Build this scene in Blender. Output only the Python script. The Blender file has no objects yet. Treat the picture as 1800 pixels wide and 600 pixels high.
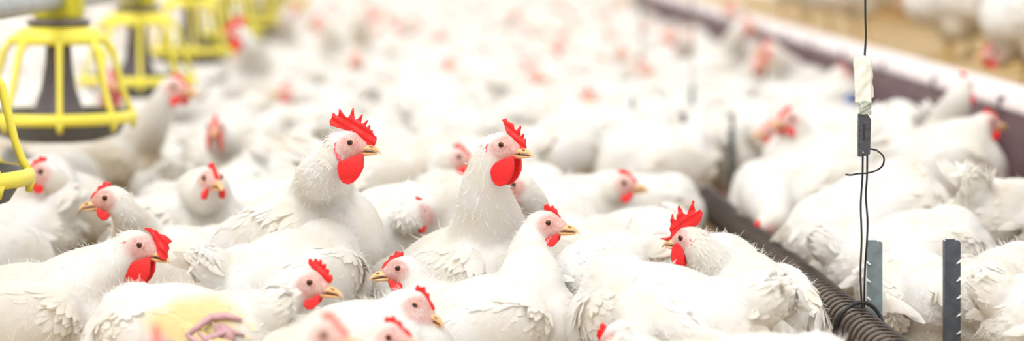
import bpy, bmesh, math, random
import numpy as np
from mathutils import Matrix, Vector, Euler

rng = np.random.default_rng(7)
random.seed(7)
SC = bpy.context.scene
COL = SC.collection
PI = math.pi
F, YH, CX, CH = 4250.0, -85.0, 900.0, 0.90      # lens in pixels, horizon row, centre column, camera height


def at(px, py, s):
    """point seen at pixel px, py where s pixels span one metre"""
    return Vector(((px - CX) / s, F / s, CH - (py - YH) / s))


# ------------------------------------------------------------------ materials
def new_mat(name):
    m = bpy.data.materials.new(name)
    m.use_nodes = True
    nt = m.node_tree
    b = nt.nodes['Principled BSDF']
    return m, nt, b


def lin(c):
    return tuple(((x / 255) / 12.92 if x / 255 <= .04045 else ((x / 255 + .055) / 1.055) ** 2.4) for x in c) + (1,)


def simple(name, rgb, rough=.6, metal=0., noise=0., scale=40., bump=0., sss=0., rgb2=None, spec=.5):
    m, nt, b = new_mat(name)
    b.inputs['Base Color'].default_value = lin(rgb)
    b.inputs['Roughness'].default_value = rough
    b.inputs['Metallic'].default_value = metal
    b.inputs['Specular IOR Level'].default_value = spec
    if sss:
        b.inputs['Subsurface Weight'].default_value = sss
        b.inputs['Subsurface Radius'].default_value = (1, .3, .2)
        b.inputs['Subsurface Scale'].default_value = .006
    if noise or bump:
        tc = nt.nodes.new('ShaderNodeTexCoord')
        no = nt.nodes.new('ShaderNodeTexNoise')
        no.inputs['Scale'].default_value = scale
        no.inputs['Detail'].default_value = 6
        nt.links.new(tc.outputs['Object'], no.inputs['Vector'])
        if noise:
            mx = nt.nodes.new('ShaderNodeMix')
            mx.data_type = 'RGBA'
            mx.inputs[6].default_value = lin(rgb)
            mx.inputs[7].default_value = lin(rgb2 or tuple(int(v * .6) for v in rgb))
            mr = nt.nodes.new('ShaderNodeMapRange')
            mr.inputs[1].default_value = .4
            mr.inputs[2].default_value = .7
            mr.inputs[4].default_value = noise
            nt.links.new(no.outputs[0], mr.inputs[0])
            nt.links.new(mr.outputs[0], mx.inputs[0])
            nt.links.new(mx.outputs[2], b.inputs['Base Color'])
        if bump:
            bp = nt.nodes.new('ShaderNodeBump')
            bp.inputs['Strength'].default_value = bump
            bp.inputs['Distance'].default_value = .002
            nt.links.new(no.outputs[0], bp.inputs['Height'])
            nt.links.new(bp.outputs[0], b.inputs['Normal'])
    return m


def feather_material(name, soil_shade_amount):
    """white plumage; the 'mark' attribute holds bare skin (R), litter soiling with painted underside shade (G) and yellow staining (B)"""
    m, nt, b = new_mat(name)
    N, L = nt.nodes, nt.links
    at_ = N.new('ShaderNodeAttribute'); at_.attribute_name = 'mark'
    sep = N.new('ShaderNodeSeparateColor'); L.new(at_.outputs['Color'], sep.inputs[0])
    tc = N.new('ShaderNodeTexCoord')
    n1 = N.new('ShaderNodeTexNoise'); n1.inputs['Scale'].default_value = 13; n1.inputs['Detail'].default_value = 5
    L.new(tc.outputs['Object'], n1.inputs['Vector'])
    n2 = N.new('ShaderNodeTexNoise'); n2.inputs['Scale'].default_value = 260; n2.inputs['Detail'].default_value = 3
    L.new(tc.outputs['Object'], n2.inputs['Vector'])

    def mix(a, c, f):
        x = N.new('ShaderNodeMix'); x.data_type = 'RGBA'
        for s, v in ((6, a), (7, c)):
            if isinstance(v, tuple): x.inputs[s].default_value = v
            else: L.new(v, x.inputs[s])
        if isinstance(f, float): x.inputs[0].default_value = f
        else: L.new(f, x.inputs[0])
        return x.outputs[2]

    def mul(a, v, clamp=True):
        x = N.new('ShaderNodeMath'); x.operation = 'MULTIPLY'; x.use_clamp = clamp
        L.new(a, x.inputs[0])
        if isinstance(v, float): x.inputs[1].default_value = v
        else: L.new(v, x.inputs[1])
        return x.outputs[0]
    mr = N.new('ShaderNodeMapRange'); mr.inputs[1].default_value = .35; mr.inputs[2].default_value = .75
    L.new(n1.outputs[0], mr.inputs[0])
    c = mix(lin((250, 249, 247)), lin((244, 238, 226)), mr.outputs[0])
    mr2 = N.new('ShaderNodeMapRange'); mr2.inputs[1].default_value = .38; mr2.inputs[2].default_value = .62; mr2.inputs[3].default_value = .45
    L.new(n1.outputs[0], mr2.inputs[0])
    c = mix(c, lin((203, 184, 144)), mul(mul(sep.outputs[1], mr2.outputs[0]), soil_shade_amount))  # beige for litter dirt, also carrying the warm shadow under the birds
    c = mix(c, lin((246, 226, 150)), mul(sep.outputs[2], .75))
    mr3 = N.new('ShaderNodeMapRange'); mr3.inputs[1].default_value = .4; mr3.inputs[2].default_value = .6; mr3.inputs[3].default_value = .0
    L.new(n2.outputs[0], mr3.inputs[0])
    skin = mix(lin((251, 228, 221)), lin((246, 200, 190)), mr3.outputs[0])
    oi = N.new('ShaderNodeTexNoise'); oi.inputs['Scale'].default_value = 60; L.new(tc.outputs['Object'], oi.inputs['Vector'])
    mr4 = N.new('ShaderNodeMapRange'); mr4.inputs[1].default_value = .45; mr4.inputs[2].default_value = .65; L.new(oi.outputs[0], mr4.inputs[0])
    skin = mix(skin, lin((240, 160, 150)), mul(mr4.outputs[0], .42))
    c = mix(c, skin, sep.outputs[0])
    L.new(c, b.inputs['Base Color'])
    b.inputs['Roughness'].default_value = .75
    b.inputs['Specular IOR Level'].default_value = .2
    tr = N.new('ShaderNodeBsdfTranslucent'); L.new(c, tr.inputs['Color'])
    ms = N.new('ShaderNodeMixShader'); ms.inputs[0].default_value = .42
    L.new(b.outputs[0], ms.inputs[1]); L.new(tr.outputs[0], ms.inputs[2])
    out = N['Material Output']
    L.new(ms.outputs[0], out.inputs['Surface'])
    bp = N.new('ShaderNodeBump'); bp.inputs['Strength'].default_value = .25; bp.inputs['Distance'].default_value = .001
    L.new(n2.outputs[0], bp.inputs['Height']); L.new(bp.outputs[0], b.inputs['Normal'])
    return m


M = {}
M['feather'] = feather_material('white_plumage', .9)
M['skinbody'] = M['feather']
M['comb'] = simple('red_comb_skin', (228, 22, 20), .5, noise=.5, scale=230, bump=.6, sss=.15, rgb2=(205, 30, 34))
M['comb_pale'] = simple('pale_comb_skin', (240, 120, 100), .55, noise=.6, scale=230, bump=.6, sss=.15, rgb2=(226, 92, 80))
M['lobe'] = simple('ear_lobe_skin', (224, 70, 96), .55, noise=.8, scale=300, bump=.6, rgb2=(246, 176, 178))
M['beak'] = simple('horn_beak', (232, 178, 122), .4, noise=.8, scale=60, rgb2=(246, 216, 170))
M['dark'] = simple('dark_mouth', (136, 84, 58), .5)
M['iris'] = simple('amber_iris', (120, 62, 30), .2)
M['pupil'] = simple('black_pupil', (12, 8, 8), .08)
M['lid'] = simple('eyelid_skin', (236, 176, 164), .6)
M['leg'] = simple('yellow_leg_scales', (222, 186, 110), .6, noise=.5, scale=200, bump=.6)
M['bare'] = simple('bare_purple_skin', (192, 150, 158), .5, noise=.8, scale=60, bump=.5, rgb2=(216, 170, 165))
M['blue'] = simple('blue_mark', (60, 100, 175), .6)
M['yellow'] = simple('yellow_plastic', (240, 225, 78), .4, noise=.25, scale=12, rgb2=(224, 206, 80))
M['yellow_green'] = simple('weathered_yellow_plastic', (205, 196, 40), .5, noise=.5, scale=12, rgb2=(170, 160, 40))
M['grey_plastic'] = simple('dark_grey_plastic', (92, 84, 88), .5, noise=.6, scale=14, bump=.2, rgb2=(120, 108, 104))
M['pan'] = simple('grey_feed_pan', (104, 104, 104), .5, noise=.6, scale=20, bump=.2, rgb2=(80, 78, 78))
M['pipe'] = simple('galvanised_pipe', (158, 160, 156), .4, .5, noise=.6, scale=14, rgb2=(120, 122, 120))
M['steel'] = simple('galvanised_post', (126, 142, 146), .45, .35, noise=.9, scale=45, bump=.3, rgb2=(98, 112, 118))
M['steel_dark'] = simple('dark_galvanised_post', (82, 88, 96), .5, .3, noise=.9, scale=45, bump=.3, rgb2=(60, 66, 74))
M['steel_bright'] = simple('highlit_metal_teeth', (228, 232, 234), .3, .4)  # near-white paint standing for the highlights on the post teeth
M['wire'] = simple('black_wire', (38, 38, 42), .5, .2)
M['spring'] = simple('brown_steel_wire', (84, 74, 68), .45, .3, noise=.8, scale=30, rgb2=(60, 52, 48))
M['tube'] = simple('dusty_steel_tube', (118, 108, 98), .7, .2, noise=.8, scale=60, bump=.4, rgb2=(140, 126, 112))
M['tape'] = simple('white_tape', (236, 234, 222), .45, noise=.5, scale=90, bump=.7, rgb2=(205, 204, 190))
M['tape_clear'] = simple('grubby_tape', (178, 182, 170), .4, noise=.6, scale=150, bump=.5, rgb2=(120, 124, 116))
M['block'] = simple('black_plastic_block', (58, 60, 66), .5, noise=.6, scale=130, bump=.5, rgb2=(92, 94, 100))
M['barrier'] = simple('mauve_brown_board', (102, 70, 77), .6, noise=.7, scale=7, bump=.3, rgb2=(84, 54, 58))
M['barrier_top'] = simple('dusty_pale_capping', (226, 214, 212), .7, noise=.6, scale=16, bump=.4, rgb2=(196, 180, 178))
M['slat'] = simple('pale_wood_slats', (196, 170, 120), .7, noise=.8, scale=9, bump=.3, rgb2=(160, 128, 84))
M['nest'] = simple('honey_wood', (222, 176, 92), .6, noise=.8, scale=7, bump=.3, rgb2=(186, 132, 60))
M['nest_dark'] = simple('brown_wood', (128, 84, 44), .6, noise=.6, scale=9, rgb2=(100, 66, 36))
M['litter'] = simple('litter_floor', (188, 166, 132), .9, noise=1., scale=35, bump=1., rgb2=(146, 122, 90))


# ------------------------------------------------------------------ object helpers
def link(name, me, parent=None, mat=None, smooth=True):
    o = bpy.data.objects.new(name, me)
    COL.objects.link(o)
    if mat is not None:
        for m in (mat if isinstance(mat, (list, tuple)) else [mat]):
            me.materials.append(m)
    if parent is not None:
        o.parent = parent
    if smooth and isinstance(me, bpy.types.Mesh) and len(me.polygons):
        me.polygons.foreach_set('use_smooth', np.ones(len(me.polygons), bool))
    return o


def tag(o, label, cat, group=None, kind=None):
    o['label'] = label
    o['category'] = cat
    if group: o['group'] = group
    if kind: o['kind'] = kind
    return o


def empty(name, loc, rz=0.):
    o = bpy.data.objects.new(name, None)
    o.empty_display_size = .05
    COL.objects.link(o)
    o.location = loc
    o.rotation_euler = (0, 0, rz)
    return o


def np_mesh(name, V, FQ, marks=None, matidx=None):
    """V (n,3); FQ (m,4) quads (or (m,3))"""
    me = bpy.data.meshes.new(name)
    k = FQ.shape[1]
    me.vertices.add(len(V)); me.vertices.foreach_set('co', np.asarray(V, np.float32).ravel())
    me.loops.add(len(FQ) * k); me.loops.foreach_set('vertex_index', np.asarray(FQ, np.int32).ravel())
    me.polygons.add(len(FQ))
    me.polygons.foreach_set('loop_start', np.arange(0, len(FQ) * k, k, dtype=np.int32))
    me.polygons.foreach_set('loop_total', np.full(len(FQ), k, np.int32))
    if matidx is not None: me.polygons.foreach_set('material_index', np.asarray(matidx, np.int32))
    me.update(calc_edges=True)
    if marks is not None: set_marks(me, marks)
    return me


def set_marks(me, marks):
    a = me.attributes.new('mark', 'FLOAT_COLOR', 'POINT')
    c = np.ones((len(marks), 4), np.float32); c[:, :3] = marks
    a.data.foreach_set('color', c.ravel())


def bm_mesh(name, bm):
    me = bpy.data.meshes.new(name)
    bmesh.ops.recalc_face_normals(bm, faces=bm.faces)
    bm.to_mesh(me); bm.free()
    return me


def tube(bm, pts, r, seg=10, cap=True, mi=0):
    pts = [Vector(p) for p in pts]
    rs = r if isinstance(r, (list, tuple)) else [r] * len(pts)
    rings = []
    up = None
    for i, p in enumerate(pts):
        t = (pts[min(i + 1, len(pts) - 1)] - pts[max(i - 1, 0)]).normalized()
        if up is None:
            up = Vector((0, 0, 1)) if abs(t.z) < .9 else Vector((1, 0, 0))
        a = t.cross(up).normalized(); up = a.cross(t).normalized()
        rings.append([bm.verts.new(p + (a * math.cos(2 * PI * k / seg) + up * math.sin(2 * PI * k / seg)) * rs[i]) for k in range(seg)])
    for a, b in zip(rings, rings[1:]):
        for k in range(seg):
            f = bm.faces.new((a[k], a[(k + 1) % seg], b[(k + 1) % seg], b[k])); f.material_index = mi
    if cap:
        for rg in (rings[0], rings[-1]):
            f = bm.faces.new(rg); f.material_index = mi
    return bm


def lathe(bm, prof, seg=32, mi=0, centre=(0, 0)):
    rings = []
    for r, z in prof:
        rings.append([bm.verts.new((centre[0] + r * math.cos(2 * PI * k / seg), centre[1] + r * math.sin(2 * PI * k / seg), z)) for k in range(seg)])
    for a, b in zip(rings, rings[1:]):
        for k in range(seg):
            f = bm.faces.new((a[k], a[(k + 1) % seg], b[(k + 1) % seg], b[k])); f.material_index = mi
    return bm


def box(bm, lo, hi, mi=0):
    lo, hi = Vector(lo), Vector(hi)
    r = bmesh.ops.create_cube(bm, size=1)
    for v in r['verts']:
        v.co = Vector(((lo.x + hi.x) / 2 + v.co.x * (hi.x - lo.x), (lo.y + hi.y) / 2 + v.co.y * (hi.y - lo.y), (lo.z + hi.z) / 2 + v.co.z * (hi.z - lo.z)))
    for f in {f for v in r['verts'] for f in v.link_faces}: f.material_index = mi
    return bm


def box_obj(name, lo, hi, mat, parent=None, bevel=.003):
    bm = bmesh.new(); box(bm, lo, hi)
    if bevel: bmesh.ops.bevel(bm, geom=bm.edges[:], offset=bevel, segments=2, affect='EDGES')
    return link(name, bm_mesh(name, bm), parent, mat, smooth=False)


def evaluate_batch(jobs):
    """jobs: list of (mesh, voxel, smooth_iterations) -> remeshed meshes"""
    tmp = []
    for me, vox, it in jobs:
        o = bpy.data.objects.new('tmp', me); COL.objects.link(o)
        r = o.modifiers.new('r', 'REMESH'); r.mode = 'VOXEL'; r.voxel_size = vox
        if it:
            s = o.modifiers.new('s', 'SMOOTH'); s.factor = .5; s.iterations = it
        tmp.append(o)
    dg = bpy.context.evaluated_depsgraph_get(); dg.update()
    res = []
    for o in tmp:
        res.append(bpy.data.meshes.new_from_object(o.evaluated_get(dg), depsgraph=dg))
    for o in tmp: bpy.data.objects.remove(o)
    for m in res: m.materials.clear()
    return res


def outline_mesh(outlines, th):
    bm = bmesh.new()
    for pts in outlines:
        vs = [bm.verts.new((x, -th / 2, z)) for x, z in pts]
        f = bm.faces.new(vs)
        g = bmesh.ops.extrude_face_region(bm, geom=[f])
        for v in [e for e in g['geom'] if isinstance(e, bmesh.types.BMVert)]: v.co.y += th
    bmesh.ops.triangulate(bm, faces=bm.faces[:])
    return bm_mesh('outline', bm)


# ------------------------------------------------------------------ combs, wattles, beaks, eyes (head frame: x forward, z up)
def pxl(pts, ex, ey, k=1 / 3.75, c=1., off=0.):
    return [(((x - ex) * k - off) / c / 1000, (ey - y) * k / 1000) for x, y in pts]


COMBS = {
    'tall': [pxl([(345, 304), (285, 268), (230, 222), (170, 186), (72, 157), (66, 125), (80, 108), (84, 90), (86, 72), (96, 74), (118, 98), (128, 78), (128, 46), (140, 48), (162, 84), (185, 108),
                  (202, 88), (220, 38), (228, 40), (230, 90), (236, 122), (256, 112), (283, 80), (290, 84), (280, 118), (277, 148), (300, 136), (320, 116), (324, 122), (312, 150), (308, 168),
                  (322, 166), (332, 146), (338, 158), (336, 190), (352, 186), (356, 210), (366, 224), (380, 234), (378, 262), (366, 292)], 203, 265)],
    'angled': [pxl([(165, 82), (178, 120), (198, 172), (240, 218), (285, 275), (318, 285), (318, 245), (313, 196), (302, 214), (298, 205), (308, 166), (296, 176), (280, 196), (288, 112), (276, 128), (262, 152),
                    (248, 140), (240, 108), (210, 97), (190, 88), (186, 70)], 152, 243, c=.906, off=8.5)],
    'spread': [[(.034, -.004), (.036, .012), (.0345, .03), (.0335, .040), (.030, .030), (.0247, .027), (.023, .040), (.0215, .0565), (.016, .050), (.006, .041), (.000, .039), (-.006, .052), (-.0095, .066), (-.012, .064), (-.013, .052), (-.014, .043),
                (-.022, .047), (-.029, .051), (-.032, .043), (-.0305, .034), (-.02, .0225), (-.010, .018), (.0, .017), (.010, .017), (.0194, .012), (.026, .0)],
               [(.030, -.008), (.045, -.0088), (.059, -.0082), (.059, -.0062), (.045, -.0045), (.030, .000)]],
    'lumpy': [pxl([(228, 88), (258, 84), (285, 92), (312, 90), (340, 100), (372, 96), (402, 108), (432, 128), (412, 150), (424, 176), (420, 202), (426, 232), (418, 258), (380, 245), (350, 208), (310, 158), (270, 115)], 240, 190)],
    'serrated': [pxl([(207, 322), (206, 303), (214, 304), (222, 316), (228, 301), (236, 303), (240, 318), (246, 300), (254, 306), (256, 322), (265, 312), (272, 320), (268, 336), (279, 330), (284, 338), (281, 352), (293, 352), (299, 366),
                      (292, 382), (270, 372), (250, 358), (225, 340)], 222, 380, k=1 / 2.143)],
    'small': [[(-.010, .022), (-.009, .030), (-.003, .032), (.002, .026), (.006, .030), (.010, .024), (.014, .023), (.0175, .012), (.021, .010), (.020, .003), (.013, .006), (.006, .014)]],
    'low': [[(-.012, .020), (-.013, .028), (-.006, .0265), (.001, .030), (.006, .022), (.012, .0225), (.017, .013), (.024, .010), (.030, .001), (.024, -.003), (.013, .006), (.004, .014)]],
}
WATTLES = {
    'big': [pxl([(128, 385), (150, 388), (200, 365), (250, 345), (290, 332), (292, 400), (290, 440), (268, 490), (235, 525), (195, 543), (160, 532), (135, 500), (125, 440)], 203, 265)],
    'long': [[(.022, -.014), (.024, -.034), (.016, -.056), (.004, -.072), (-.004, -.071), (-.006, -.050), (-.006, -.030), (.0, -.016), (.012, -.010)]],
    'small': [[(-.006, -.024), (.004, -.022), (.012, -.016), (.018, -.018), (.016, -.030), (.008, -.039), (-.001, -.040), (-.008, -.034)]],
}
small_jobs = []
keys = []
for k, o in COMBS.items():
    keys.append(('comb', k)); small_jobs.append((outline_mesh(o, .006), .0011, 3))
for k, o in WATTLES.items():
    keys.append(('wattle', k)); small_jobs.append((outline_mesh(o, .006), .0013, 5))
# ear lobe
keys.append(('lobe', 'lobe')); small_jobs.append((outline_mesh([pxl([(92, 275), (100, 262), (125, 258), (150, 264), (148, 272), (122, 270), (112, 284), (118, 310), (140, 350), (142, 400), (122, 410), (104, 370), (92, 320)], 203, 265)], .006), .0013, 4))
nk = len(keys)
for t, k in list(keys):
    if t in ('comb', 'wattle') and k in ('low', 'small', 'tall', 'big', 'long'):
        keys.append((t, k + '_coarse')); src_ = [j for q, j in zip(keys, small_jobs) if q == (t, k)][0][0]
        small_jobs.append((src_, .0038, 1))
OUT = dict(zip(keys, evaluate_batch(small_jobs)))


def coords(me):
    a = np.empty(len(me.vertices) * 3, np.float32); me.vertices.foreach_get('co', a); return a.reshape(-1, 3).astype(np.float64)


def set_coords(me, c):
    me.vertices.foreach_set('co', np.asarray(c, np.float32).ravel()); me.update()


for (t, k), me in OUT.items():
    c = coords(me)
    if t == 'comb':
        h = np.clip((c[:, 2] - .5 * np.clip(.03 - c[:, 0], 0, .06)) / .05, 0, 1)
        c[:, 1] *= 1.5 - 1.0 * h
        c[:, 1] += .0025 * np.sin(c[:, 0] * 170 + 1) * (.3 + h) + .0012 * np.sin(c[:, 2] * 420 + c[:, 0] * 260)
        if k == 'lumpy': c[:, 1] += .008 * np.sin(c[:, 0] * 120)
    elif t == 'wattle':
        d = np.clip((-c[:, 2] - .015) / .05, 0, 1)
        c[:, 1] *= .8 + .6 * np.sin(np.clip(d, 0, 1) * PI)
        c[:, 1] += .004 * np.sin(d * 2.2)
    set_coords(me, c)
    me.polygons.foreach_set('use_smooth', np.ones(len(me.polygons), bool))
    me.name = t + '_' + k


def mesh_variant(me, mat, fn=None):
    m = me.copy(); m.materials.clear(); m.materials.append(mat)
    if fn is not None: set_coords(m, fn(coords(m)))
    return m


COMB_ME = {k: mesh_variant(OUT[('comb', k)], M['comb']) for t, k in OUT if t == 'comb'}
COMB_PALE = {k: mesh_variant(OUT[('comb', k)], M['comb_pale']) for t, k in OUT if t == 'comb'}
# the angled comb carries a side sprig that crosses over the beak
flip = lambda c: c * np.array([1, -1, 1])
WAT = {}
for t, k in OUT:
    if t != 'wattle': continue
    me = OUT[('wattle', k)]
    WAT[k, 1] = mesh_variant(me, M['comb'], lambda c: c + np.array([0, .0125, 0]))
    WAT[k, -1] = mesh_variant(me, M['comb'], lambda c: (c + np.array([0, .0125, 0])) * np.array([1, -1, 1]))
LOBE = {sd: mesh_variant(OUT[('lobe', 'lobe')], M['lobe'], lambda c, sd=sd: np.stack([c[:, 0] * .9, sd * (.0215 + c[:, 1] * .5 + np.clip(-c[:, 0] - .02, 0, .02) * .3 - np.clip(-.02 - c[:, 2], 0, .03) * .1), c[:, 2] * .9], 1)) for sd in (1, -1)}


def beak_mesh():
    bm = bmesh.new()
    def mand(cl, wid, hup, hdn, mi):
        rings = []
        n = 12
        for (x, z), w, u, d in zip(cl, wid, hup, hdn):
            rings.append([bm.verts.new((x, w * math.cos(2 * PI * k / n), z + (u if math.sin(2 * PI * k / n) > 0 else d) * math.sin(2 * PI * k / n))) for k in range(n)])
        for a, b in zip(rings, rings[1:]):
            for k in range(n):
                f = bm.faces.new((a[k], a[(k + 1) % n], b[(k + 1) % n], b[k])); f.material_index = mi
        for r in (rings[0], rings[-1]): bm.faces.new(r)
    mand([(.022, -.013), (.030, -.012), (.038, -.0125), (.046, -.0145), (.052, -.018), (.0555, -.0225)], [.009, .0085, .007, .0052, .0032, .0008], [.007, .0078, .0072, .0055, .004, .0008], [.004, .0035, .003, .0025, .002, .0008], 0)
    mand([(.018, -.019), (.028, -.0195), (.038, -.0200), (.046, -.0205), (.0495, -.0208)], [.0085, .0078, .006, .0035, .0008], [.002, .002, .002, .0015, .0008], [.006, .0055, .004, .002, .0006], 0)
    # dark gape line and nostrils
    mand([(.020, -.0172), (.034, -.0168), (.0475, -.0182)], [.0088, .0072, .003], [.0008, .0007, .0005], [.0008, .0007, .0005], 1)
    for sd in (1, -1):
        r = bmesh.ops.create_uvsphere(bm, u_segments=8, v_segments=6, radius=1)
        for v in r['verts']: v.co = Vector((.0375 + v.co.x * .0038, sd * (.0058) + v.co.y * .0016, -.0085 + v.co.z * .0014 - v.co.x * .0008))
        for f in {f for v in r['verts'] for f in v.link_faces}: f.material_index = 1
    return bm_mesh('beak', bm)


def eye_mesh(sd, lid=False):
    bm = bmesh.new()
    if not lid: bmesh.ops.create_uvsphere(bm, u_segments=20, v_segments=14, radius=.0060)
    for f in bm.faces:
        c = f.calc_center_median(); ang = math.degrees(math.acos(max(-1, min(1, c.z / c.length))))
        f.material_index = 0 if ang < 44 else 1
    for v in bm.verts: v.co.z *= .9
    # lid ring
    rings = []
    for i in range(20 if lid else 0):
        a = 2 * PI * i / 20
        rings.append([bm.verts.new(((.0064 + .0015 * math.cos(b)) * math.cos(a), (.0055 + .0015 * math.cos(b)) * math.sin(a), .0012 + .0014 * math.sin(b))) for b in [2 * PI * j / 8 for j in range(8)]])
    for i in range(20 if lid else 0):
        for j in range(8):
            f = bm.faces.new((rings[i][j], rings[(i + 1) % 20][j], rings[(i + 1) % 20][(j + 1) % 8], rings[i][(j + 1) % 8])); f.material_index = 2
    rot = Matrix.Rotation(-sd * PI / 2, 4, 'X')
    bmesh.ops.transform(bm, matrix=Matrix.Translation((.001, sd * .0175, 0)) @ rot, verts=bm.verts)
    me = bm_mesh('eye', bm)
    for m in (M['pupil'], M['iris'], M['lid']): me.materials.append(m)
    return me


BEAK = beak_mesh(); BEAK.materials.append(M['beak']); BEAK.materials.append(M['dark'])
EYE = {sd: eye_mesh(sd) for sd in (1, -1)}
LID = {sd: eye_mesh(sd, True) for sd in (1, -1)}
for me in (BEAK, EYE[1], EYE[-1], LID[1], LID[-1]): me.polygons.foreach_set('use_smooth', np.ones(len(me.polygons), bool))


def leg_mesh(h):
    """shank with hock, three front toes and a hind toe, foot at the origin"""
    bm = bmesh.new()
    tube(bm, [(-.012, 0, h + .03), (-.014, 0, h), (-.006, 0, h * .5), (0, 0, .02), (.002, 0, .008)], [.012, .011, .0078, .008, .009], 8)
    for a in (-.5, 0, .5):
        L = .062 if a == 0 else .05
        tube(bm, [(0, 0, .010), (L * .5 * math.cos(a), L * .5 * math.sin(a), .009), (L * math.cos(a), L * math.sin(a), .005), ((L + .012) * math.cos(a), (L + .012) * math.sin(a), .001)], [.008, .0062, .005, .001], 6)
    tube(bm, [(0, 0, .010), (-.024, 0, .005), (-.032, 0, .001)], [.007, .005, .001], 6)
    me = bm_mesh('leg', bm); me.materials.append(M['leg'])
    me.polygons.foreach_set('use_smooth', np.ones(len(me.polygons), bool))
    return me


LEGS = {}
def leg_for(h):
    k = round(max(h, .03) / .01)
    if k not in LEGS: LEGS[k] = leg_mesh(k * .01)
    return LEGS[k]


# ------------------------------------------------------------------ bird anatomy
_ico = {}
def ico(sub):
    if sub not in _ico:
        bm = bmesh.new(); bmesh.ops.create_icosphere(bm, subdivisions=sub, radius=1)
        V = np.array([v.co[:] for v in bm.verts]); T = np.array([[v.index for v in f.verts] for f in bm.faces]); bm.free()
        _ico[sub] = (V, T)
    return _ico[sub]


def rot_np(yaw, pitch=0., roll=0.):
    """columns = local axes; pitch > 0 lifts the nose"""
    return np.array((Matrix.Rotation(yaw, 3, 'Z') @ Matrix.Rotation(-pitch, 3, 'Y') @ Matrix.Rotation(roll, 3, 'X')))


def anatomy(sp):
    """list of ellipsoids (centre, R, radii, region, flow) in the bird's own frame (feet at origin, body along +x)"""
    k = sp['scale']; B = np.array([0, 0, sp['bz']]); R = rot_np(0, sp['bpitch'])
    rooster = sp['kind'] == 'rooster'
    comps = []
    def add(off, rad, region, flow, Rr=None, base=B):
        comps.append((base + R @ (np.array(off) * k), R if Rr is None else Rr, np.array(rad) * k, region, flow))
    back = R @ np.array([-1, 0, -.12])
    add((0, 0, 0), (.155, .100, .108), 'body', back)
    add((.085, 0, -.012), (.088, .088, .095), 'breast', R @ np.array([-.55, 0, -.8]))
    add((-.105, 0, .018), (.095, .078, .080), 'rump', R @ np.array([-.85, 0, -.40]))
    add((-.10, 0, -.045), (.075, .068, .060), 'fluff', R @ np.array([-.7, 0, -.6]))
    if sp.get('tlen', 1.) >= .2: add((-.175, 0, .058), (.055, .032, .042), 'tailbase', R @ np.array([-.8, 0, .6]), R @ rot_np(0, -.7))
    for sd in (1, -1):
        add((-.015, sd * .088, .012), (.125, .030, .066), 'wing', R @ np.array([-1, 0, -.45]), R @ rot_np(-sd * .06, .12))
        add((.060, sd * .072, .026), (.046, .030, .044), 'breast', R @ np.array([-.5, 0, -.85]))
        add((-.02, sd * .055, -.088), (.052, .040, .052), 'thigh', np.array([-.3, 0, -1.]))
    # head
    H = np.array(sp['head']); Rh = rot_np(*sp['hrot']); hk = sp['hk']
    def addh(off, rad, region='head'):
        comps.append((H + Rh @ (np.array(off) * hk), Rh, np.array(rad) * hk, region, Rh @ np.array([-1, 0, -.25])))
    addh((-.008, 0, -.002), (.033, .0195, .0235))
    addh((.014, 0, -.008), (.021, .0125, .0150))
    addh((-.002, 0, -.016), (.022, .0125, .0130))
    # neck
    up = R @ np.array([.60, 0, .80])
    P3 = B + R @ (np.array([.075, 0, .035]) * k)
    P0 = H + Rh @ (np.array([-.020, 0, -.008]) * hk)
    Ln = np.linalg.norm(P3 - P0)
    P1 = P0 + (Rh @ np.array([-.55, 0, -.85])) * Ln * sp.get('nk', .38) + np.array([0, 0, -.04]) * Ln
    P2 = P3 + up * Ln * .36
    r0, r1 = (.0265, .078) if rooster else (.0255, .072)
    r0 *= hk; r1 *= k * sp.get('neck', 1.)
    n = 14
    prev = None
    for i in range(n + 1):
        t = i / n
        P = (1 - t) ** 3 * P0 + 3 * (1 - t) ** 2 * t * P1 + 3 * (1 - t) * t * t * P2 + t ** 3 * P3
        D = -3 * (1 - t) ** 2 * P0 + (3 * (1 - t) ** 2 - 6 * (1 - t) * t) * P1 + (6 * (1 - t) * t - 3 * t * t) * P2 + 3 * t * t * P3
        D /= np.linalg.norm(D) + 1e-9
        e = min(1, .30 + 0 * t) if False else 0
        r = r0 + (r1 - r0) * (t ** 1.15)
        comps.append((P, np.eye(3), np.array([r, r, r]), 'neck' if t < .8 else 'breast', D))
    return comps


def body_source(sp):
    V, T = ico(3)
    vs, ts = [], []
    for i, (c, R, r, _, _) in enumerate(sp['comps']):
        vs.append((V * r) @ R.T + c); ts.append(T + len(V) * i)
    return np_mesh('src', np.concatenate(vs), np.concatenate(ts))


def nrm(a):
    return a / (np.linalg.norm(a, axis=-1, keepdims=True) + 1e-12)


PROF_U = np.array([0, .22, .5, .78, 1.])
PROF_W = np.array([.35, .85, 1., .82, .18])


def feathers(P, T, N, L, W, lift, curv, rows=5):
    """blades: P roots, T directions, N outward, L lengths, W widths"""
    T = nrm(T); Bn = nrm(np.cross(N, T)); N = nrm(np.cross(T, Bn))
    n = len(P)
    if rows == 5: U, Wp = PROF_U, PROF_W
    else: U, Wp = np.array([0, .55, 1.]), np.array([.5, 1., .2])
    m = len(U)
    V = np.empty((n, m, 3, 3))
    for i, (u, w) in enumerate(zip(U, Wp)):
        h = -.0015 + (lift * L) * u - curv * L * u * u
        c = P + T * (u * L)[:, None] + N * h[:, None]
        sag = (.10 * W * w)[:, None] * N
        V[:, i, 0] = c - Bn * (W * w / 2)[:, None] - sag
        V[:, i, 1] = c
        V[:, i, 2] = c + Bn * (W * w / 2)[:, None] - sag
    q = []
    for i in range(m - 1):
        for j in range(2):
            a = i * 3 + j
            q.append([a, a + 3, a + 4, a + 1])
    q = np.array(q)
    Fq = (np.arange(n) * m * 3)[:, None, None] + q[None]
    return V.reshape(-1, 3), Fq.reshape(-1, 4), m * 3, N


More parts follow.
